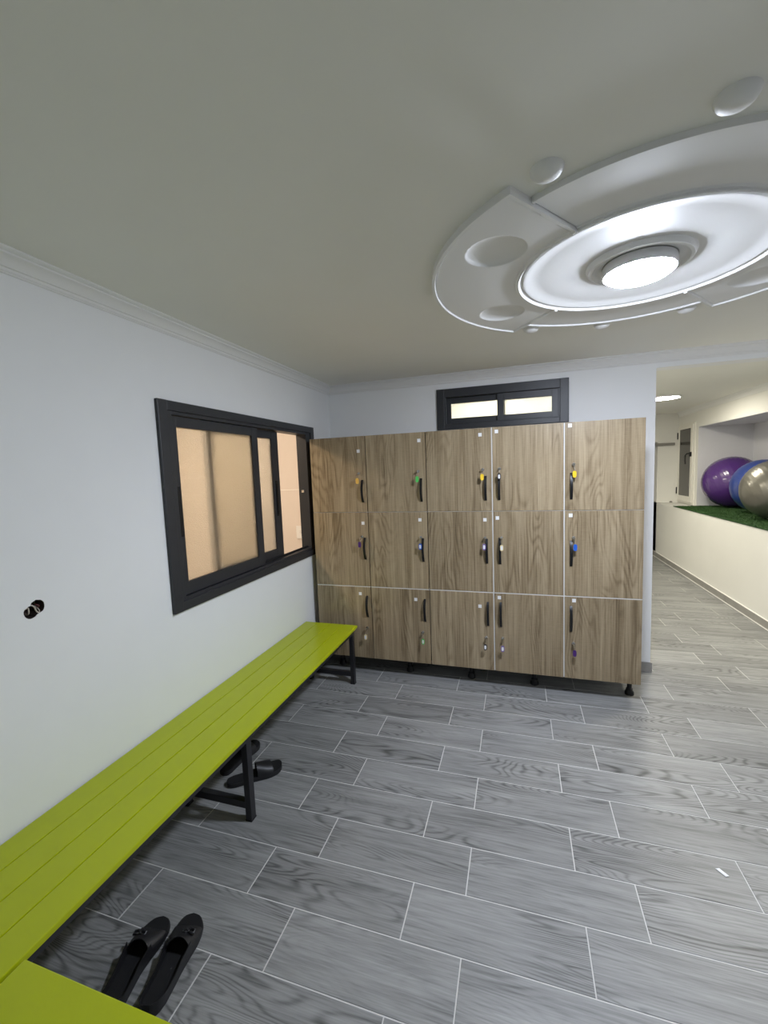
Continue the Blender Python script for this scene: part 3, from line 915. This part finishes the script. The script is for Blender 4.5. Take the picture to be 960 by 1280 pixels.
bench('bench', 'long lime green slatted bench along the left wall', 'y', -3.30, -0.238, -1.122, -0.712, (-3.27, -2.55, -1.504, -0.262), 1, 'lime green benches')
bench('bench', 'lime green slatted bench in the near foreground corner', 'x', -0.704, 0.75, -2.815, -2.401, (-0.62, 0.65), 1, 'lime green benches')

# ================================================================= SLIPPERS
def slipper(toe, heel, wid, style, label, flip=1):
    toe, heel = Vector((*toe, 0)), Vector((*heel, 0))
    ax = toe - heel
    Ln = ax.length
    u = ax.normalized()
    v = Vector((u.y, -u.x, 0)) * flip            # to the outer side
    t = thing('slipper', (heel + toe) / 2, label, 'slipper', group='black slippers on the floor under the bench')
    def half(s):      # half widths at s (0 heel - 1 toe)
        pts = [(0, 0.0), (0.02, 0.42), (0.06, 0.58), (0.14, 0.70), (0.28, 0.71), (0.42, 0.72), (0.55, 0.82), (0.68, 0.97), (0.78, 1.0), (0.88, 0.92), (0.95, 0.70), (0.985, 0.42), (1.0, 0.0)]
        for (a, x), (b, y) in zip(pts, pts[1:]):
            if s <= b:
                k = (s - a) / (b - a)
                return (x + (y - x) * k) * wid / 2
        return 0
    def mid(s):
        return 0.010 * math.sin(PI * (s - 0.15)) - 0.006 * s
    def ground(s):
        return 0.002 + 0.007 * max(0, (s - 0.85) / 0.15) ** 2
    def P(s, w_, z):
        return heel + u * (s * Ln) + v * (mid(s) + w_) + Vector((0, 0, z))
    st = [0, 0.01, 0.03, 0.06, 0.1] + [0.1 + 0.8 * i / 24 for i in range(1, 25)] + [0.93, 0.96, 0.98, 0.992, 1.0]
    th = 0.020 if style == 'slide' else 0.011
    # sole
    bm = B()
    prev = None
    for s in st:
        h = half(s)
        g = ground(s)
        ring = []
        for k, z in ((-1, g), (-1.04, g + th * 0.5), (-1, g + th), (-0.5, g + th - 0.0012), (0, g + th - 0.0016), (0.5, g + th - 0.0012), (1, g + th), (1.04, g + th * 0.5), (1, g), (0, g)):
            ring.append(bm.verts.new(P(s, h * k, z)))
        if prev:
            for i in range(len(ring)):
                j = (i + 1) % len(ring)
                bm.faces.new((prev[i], prev[j], ring[j], ring[i]))
        prev = ring
    bmesh.ops.remove_doubles(bm, verts=bm.verts, dist=1e-5)
    obj('sole', bm, M['soleb'], t, smooth=True)
    # insole
    bm = B()
    prev = None
    for s in st[1:-1]:
        h = max(half(s) - 0.004, 0.001)
        g = ground(s) + th
        ring = [bm.verts.new(P(s, h * k, g + 0.001)) for k in (-1, -0.5, 0, 0.5, 1)] + [bm.verts.new(P(s, h * k, g - 0.002)) for k in (1, 0.5, 0, -0.5, -1)]
        if prev:
            for i in range(10):
                j = (i + 1) % 10
                bm.faces.new((prev[i], prev[j], ring[j], ring[i]))
        prev = ring
    obj('insole', bm, M['insole'], t, smooth=True)
    # upper band over the foot, two skins
    a0, a1 = (0.52, 0.80) if style == 'slide' else (0.55, 0.83)
    bm = B()
    nS, nA = 10, 16
    out_, in_ = [], []
    for i in range(nS + 1):
        f = i / nS
        s = a0 + (a1 - a0) * f
        hgt = (0.060 - 0.022 * f) if style == 'slide' else (0.050 - 0.022 * f)
        h = half(s) + 0.0015
        ro, ri = [], []
        for k in range(nA + 1):
            an = PI * k / nA
            sk = s
            if style != 'slide':       # curved throat and peep-toe edges
                sk = s + (0.06 * (1 - f) - 0.03 * f) * math.sin(an) ** 2
            cw, sw = -math.cos(an), math.sin(an) ** 0.75
            hh = half(sk) + 0.0015
            ro.append(bm.verts.new(P(sk, hh * cw, ground(sk) + th * 0.6 + hgt * sw)))
            ri.append(bm.verts.new(P(sk, (hh - 0.003) * cw, ground(sk) + th * 0.6 + max(hgt - 0.003, 0) * sw - 0.0005)))
        out_.append(ro); in_.append(ri)
    for S_ in (out_, in_):
        for i in range(nS):
            for k in range(nA):
                bm.faces.new((S_[i][k], S_[i + 1][k], S_[i + 1][k + 1], S_[i][k + 1]))
    for e in (0, nS):
        for k in range(nA):
            bm.faces.new((out_[e][k], out_[e][k + 1], in_[e][k + 1], in_[e][k]))
    for i in range(nS):
        for k in (0, nA):
            bm.faces.new((out_[i][k], out_[i + 1][k], in_[i + 1][k], in_[i][k]))
    up = obj('upper', bm, M['strap'], t, smooth=True)
    if style != 'slide':
        # low side wall around the heel
        bm = B()
        path = [(s, -1) for s in [a0 + 0.04 - i * (a0 + 0.03) / 14 for i in range(15)]] + [(s, 1) for s in [0.01 + i * (a0 + 0.03) / 14 for i in range(15)]]
        prev = None
        for s, sg in path:
            h = half(max(s, 0.012))
            hz = 0.020 + 0.014 * max(0, (s - 0.30) / 0.25) + 0.010 * max(0, (0.18 - s) / 0.18)
            g = ground(s)
            r = [bm.verts.new(P(s, sg * (h + 0.0012), g + th * 0.5)), bm.verts.new(P(s, sg * (h + 0.0005), g + th + hz)), bm.verts.new(P(s, sg * (h - 0.0022), g + th + hz)), bm.verts.new(P(s, sg * (h - 0.002), g + th * 0.5))]
            if prev:
                for k in range(4):
                    bm.faces.new((prev[k], prev[(k + 1) % 4], r[(k + 1) % 4], r[k]))
            else:
                bm.faces.new(r)
            prev = r
        bm.faces.new(prev[::-1])
        obj('side_rim', bm, M['strap'], t, smooth=True)
        # bow on the vamp: two loops and a knot
        bm = B()
        c0 = P(0.70, half(0.66) * 0.40, ground(0.66) + th * 0.6 + 0.0375)
        for sg in (-1, 1):
            tube(bm, [c0, c0 + u * (0.006) + v * (sg * 0.008) + Vector((0, 0, 0.004)), c0 + u * 0.004 + v * (sg * 0.018) + Vector((0, 0, 0.002)), c0 - u * 0.004 + v * (sg * 0.019), c0 - u * 0.004 + v * (sg * 0.008) + Vector((0, 0, 0.003)), c0], [0.003, 0.004, 0.0045, 0.0045, 0.004, 0.003], 8)
        bmesh.ops.create_uvsphere(bm, u_segments=10, v_segments=6, radius=0.005, matrix=Matrix.Translation(c0 + Vector((0, 0, 0.002))))
        obj('bow', bm, M['satin'], up, smooth=True)
    return t
slipper((-0.690, -1.925), (-0.618, -2.190), 0.098, 'flat', 'right slip-on of the black pair near the foreground bench', 1)
slipper((-0.786, -1.962), (-0.738, -2.225), 0.098, 'flat', 'left slip-on of the black pair near the foreground bench', -1)
slipper((-0.796, -1.172), (-0.985, -1.368), 0.096, 'slide', 'black slide slipper sticking out behind the middle bench leg', 1)
slipper((-1.030, -1.045), (-1.062, -1.310), 0.096, 'slide', 'black slide slipper tucked beneath the bench nearer the wall', -1)

# ================================================================= BALL NICHE CONTENT
tf = bx('turf_mat', (XH - 0.004, 3.372, YB2 + 0.01, NY - 0.03, ZH - 0.004, ZH + 0.004), M['turf_base'], label='dark green artificial turf laid on the ledge under the balls', cat='turf')
vs, fs = [], []
rt = random.Random(3)
for i in range(26000):
    x = rt.uniform(XH - 0.004, 3.30 if rt.random() < .5 else 2.95); y = rt.uniform(1.0, NY - 0.032)
    a = rt.uniform(0, PI); l = rt.uniform(0.004, 0.007); hh = rt.uniform(0.004, 0.0075)
    dx, dy = math.cos(a) * l, math.sin(a) * l
    lx, ly = rt.uniform(-.006, .006), rt.uniform(-.006, .006)
    b = len(vs)
    z = ZH + 0.0035
    vs += [(x - dx, y - dy, z), (x + dx, y + dy, z), (x + lx, y + ly, z + hh)]
    fs.append((b, b + 1, b + 2))
ox, oy, oz = WORLD[tf]
me = bpy.data.meshes.new('turf_blades')
me.from_pydata([(x - ox, y - oy, z - oz) for x, y, z in vs], [], fs)
me.materials.append(M['turf'])
o = bpy.data.objects.new('turf_blades', me)
COL.objects.link(o); o.parent = tf; o['kind'] = 'stuff'
def ball(x, y, r, mat, label, tilt):
    bm = B()
    n = 72
    prof = []
    for i in range(n + 1):
        a = -PI / 2 + PI * i / n
        rr = r + (0.0012 * math.cos(a * 46) if abs(a) < 1.15 else 0)
        prof.append((max(rr * math.cos(a), 0 if i in (0, n) else 1e-4), rr * math.sin(a)))
    prof[0] = (0, -r); prof[-1] = (0, r)
    zc = ZH + 0.0122 + r
    lathe(bm, prof, 0, 0, 0, 72)
    R_ = Matrix.Rotation(tilt[0], 4, 'X') @ Matrix.Rotation(tilt[1], 4, 'Y')
    for v in bm.verts:
        v.co = R_ @ v.co + Vector((x, y, zc))
    o = obj('exercise_ball', bm, M[mat], smooth=True, label=label, cat='ball', group='exercise balls on the turf ledge', origin=(x, y, zc - r))
    bm = B()
    lathe(bm, [(0.0, r + 0.002), (0.010, r + 0.0015), (0.012, r - 0.003)], 0, 0, 0, 16)
    for v in bm.verts:
        v.co = R_ @ v.co + Vector((x, y, zc))
    obj('valve_plug', bm, M['greyplastic'], o, smooth=True)
ball(3.02, 3.60, 0.325, 'purple', 'large purple exercise ball on the turf at the far end', (0.5, 1.2))
ball(3.03, 2.89, 0.30, 'blue', 'blue exercise ball between the purple and silver ones', (0.2, 1.5))
ball(2.84, 2.20, 0.30, 'silver', 'silver grey exercise ball nearest on the turf ledge', (0.4, 1.3))

# ================================================================= FAR DETAILS
bm = B()
box(bm, 1.35, 2.690, YP - 0.045, YP - 0.001, 1.742, 1.772, bev=0.003)
box(bm, 1.35, 2.690, YP - 0.030, YP - 0.001, 1.772, 1.780)
r_ = obj('door_rail', bm, M['greyplastic'], label='dark horizontal rail across the far cream wall', cat='rail')
bm = B()
lathe(bm, [(0, 0.024), (0.012, 0.024), (0.020, 0.014), (0.021, 0.0), (0, 0.0)], 2.641, 4.60, ZH - 0.0045, 16)
obj('knob', bm, M['greyplastic'], label='tiny grey knob on the end of the cream ledge', cat='knob', smooth=True)
xs = XH + 0.03
sw = thing('switch_panel', (xs, 4.95, 1.28), 'pale wall panel with dark switches beyond the far doorway', 'switch')
bx('plate', (xs - 0.014, xs - 0.0005, 4.86, 5.02, 1.28, 1.60), M['white_pvc'], sw, bev=0.004)
for z, h, m_ in ((1.50, 0.05, 'greyplastic'), (1.375, 0.045, 'black_plastic')):
    bx('switch', (xs - 0.028, xs - 0.0142, 4.875, 4.985, z, z + h), M[m_], sw, bev=0.004)
bm = B()
pts = [(xs - 0.045, 4.93, 0.78), (xs - 0.05, 4.93, 0.70), (xs - 0.06, 4.92, 0.62), (xs - 0.052, 4.94, 0.56), (xs - 0.066, 4.92, 0.50), (xs - 0.058, 4.93, 0.42), (xs - 0.05, 4.93, 0.34)]
tube(bm, pts, [0.012, 0.03, 0.048, 0.040, 0.058, 0.050, 0.035], 14)
hb = obj('hanging_bag', bm, M['bag'], label='black cloth bundle with dark red end hanging beyond the far doorway', cat='bag', smooth=True)
bm = B()
tube(bm, [(xs - 0.05, 4.93, 0.36), (xs - 0.053, 4.92, 0.31), (xs - 0.05, 4.93, 0.26), (xs - 0.045, 4.935, 0.24)], [0.034, 0.045, 0.038, 0.015], 14)
obj('red_end', bm, M['bagred'], hb, smooth=True, label='dark red cloth end')
bm = B(); tube(bm, [(xs - 0.001, 4.93, 0.80), (xs - 0.05, 4.93, 0.80), (xs - 0.055, 4.93, 0.77)], 0.006, 8)
obj('hook', bm, M['chrome'], hb, smooth=True)
# socket on the washroom tiles
sk = thing('wall_socket', (-1.42, YB - 0.020, 0.93), 'white wall socket on the pink tiles seen through the open window', 'socket')
bx('plate', (-1.490, -1.360, YB - 0.030, YB - 0.0205, 0.945, 1.058), M['socket'], sk, bev=0.004)
bm = B(); lathe(bm, [(0, 0.0), (0.026, 0.0), (0.028, 0.004), (0.030, 0.0), (0.030, -0.002)], -1.425, YB - 0.031, 1.0, 20, axis='-y')
obj('face', bm, M['socket'], sk, smooth=True)
for dx in (-0.010, 0.010):
    bm = B(); lathe(bm, [(0, 0.0035), (0.004, 0.0035), (0.004, 0.0)], -1.425 + dx, YB - 0.031, 1.0, 10, axis='-y')
    obj('pin_hole', bm, M['black_plastic'], sk)
# scrap on the floor
bm = B()
vs = [bm.verts.new(p) for p in ((1.070, -1.258, 0.001), (1.092, -1.285, 0.001), (1.104, -1.282, 0.003), (1.084, -1.254, 0.0015))]
bm.faces.new(vs)
r_ = bmesh.ops.extrude_face_region(bm, geom=list(bm.faces))
for v in [g for g in r_['geom'] if isinstance(g, bmesh.types.BMVert)]:
    v.co.z += 0.001
obj('paper_scrap', bm, M['paper'], label='tiny white paper scrap lying on the grey floor', cat='scrap')
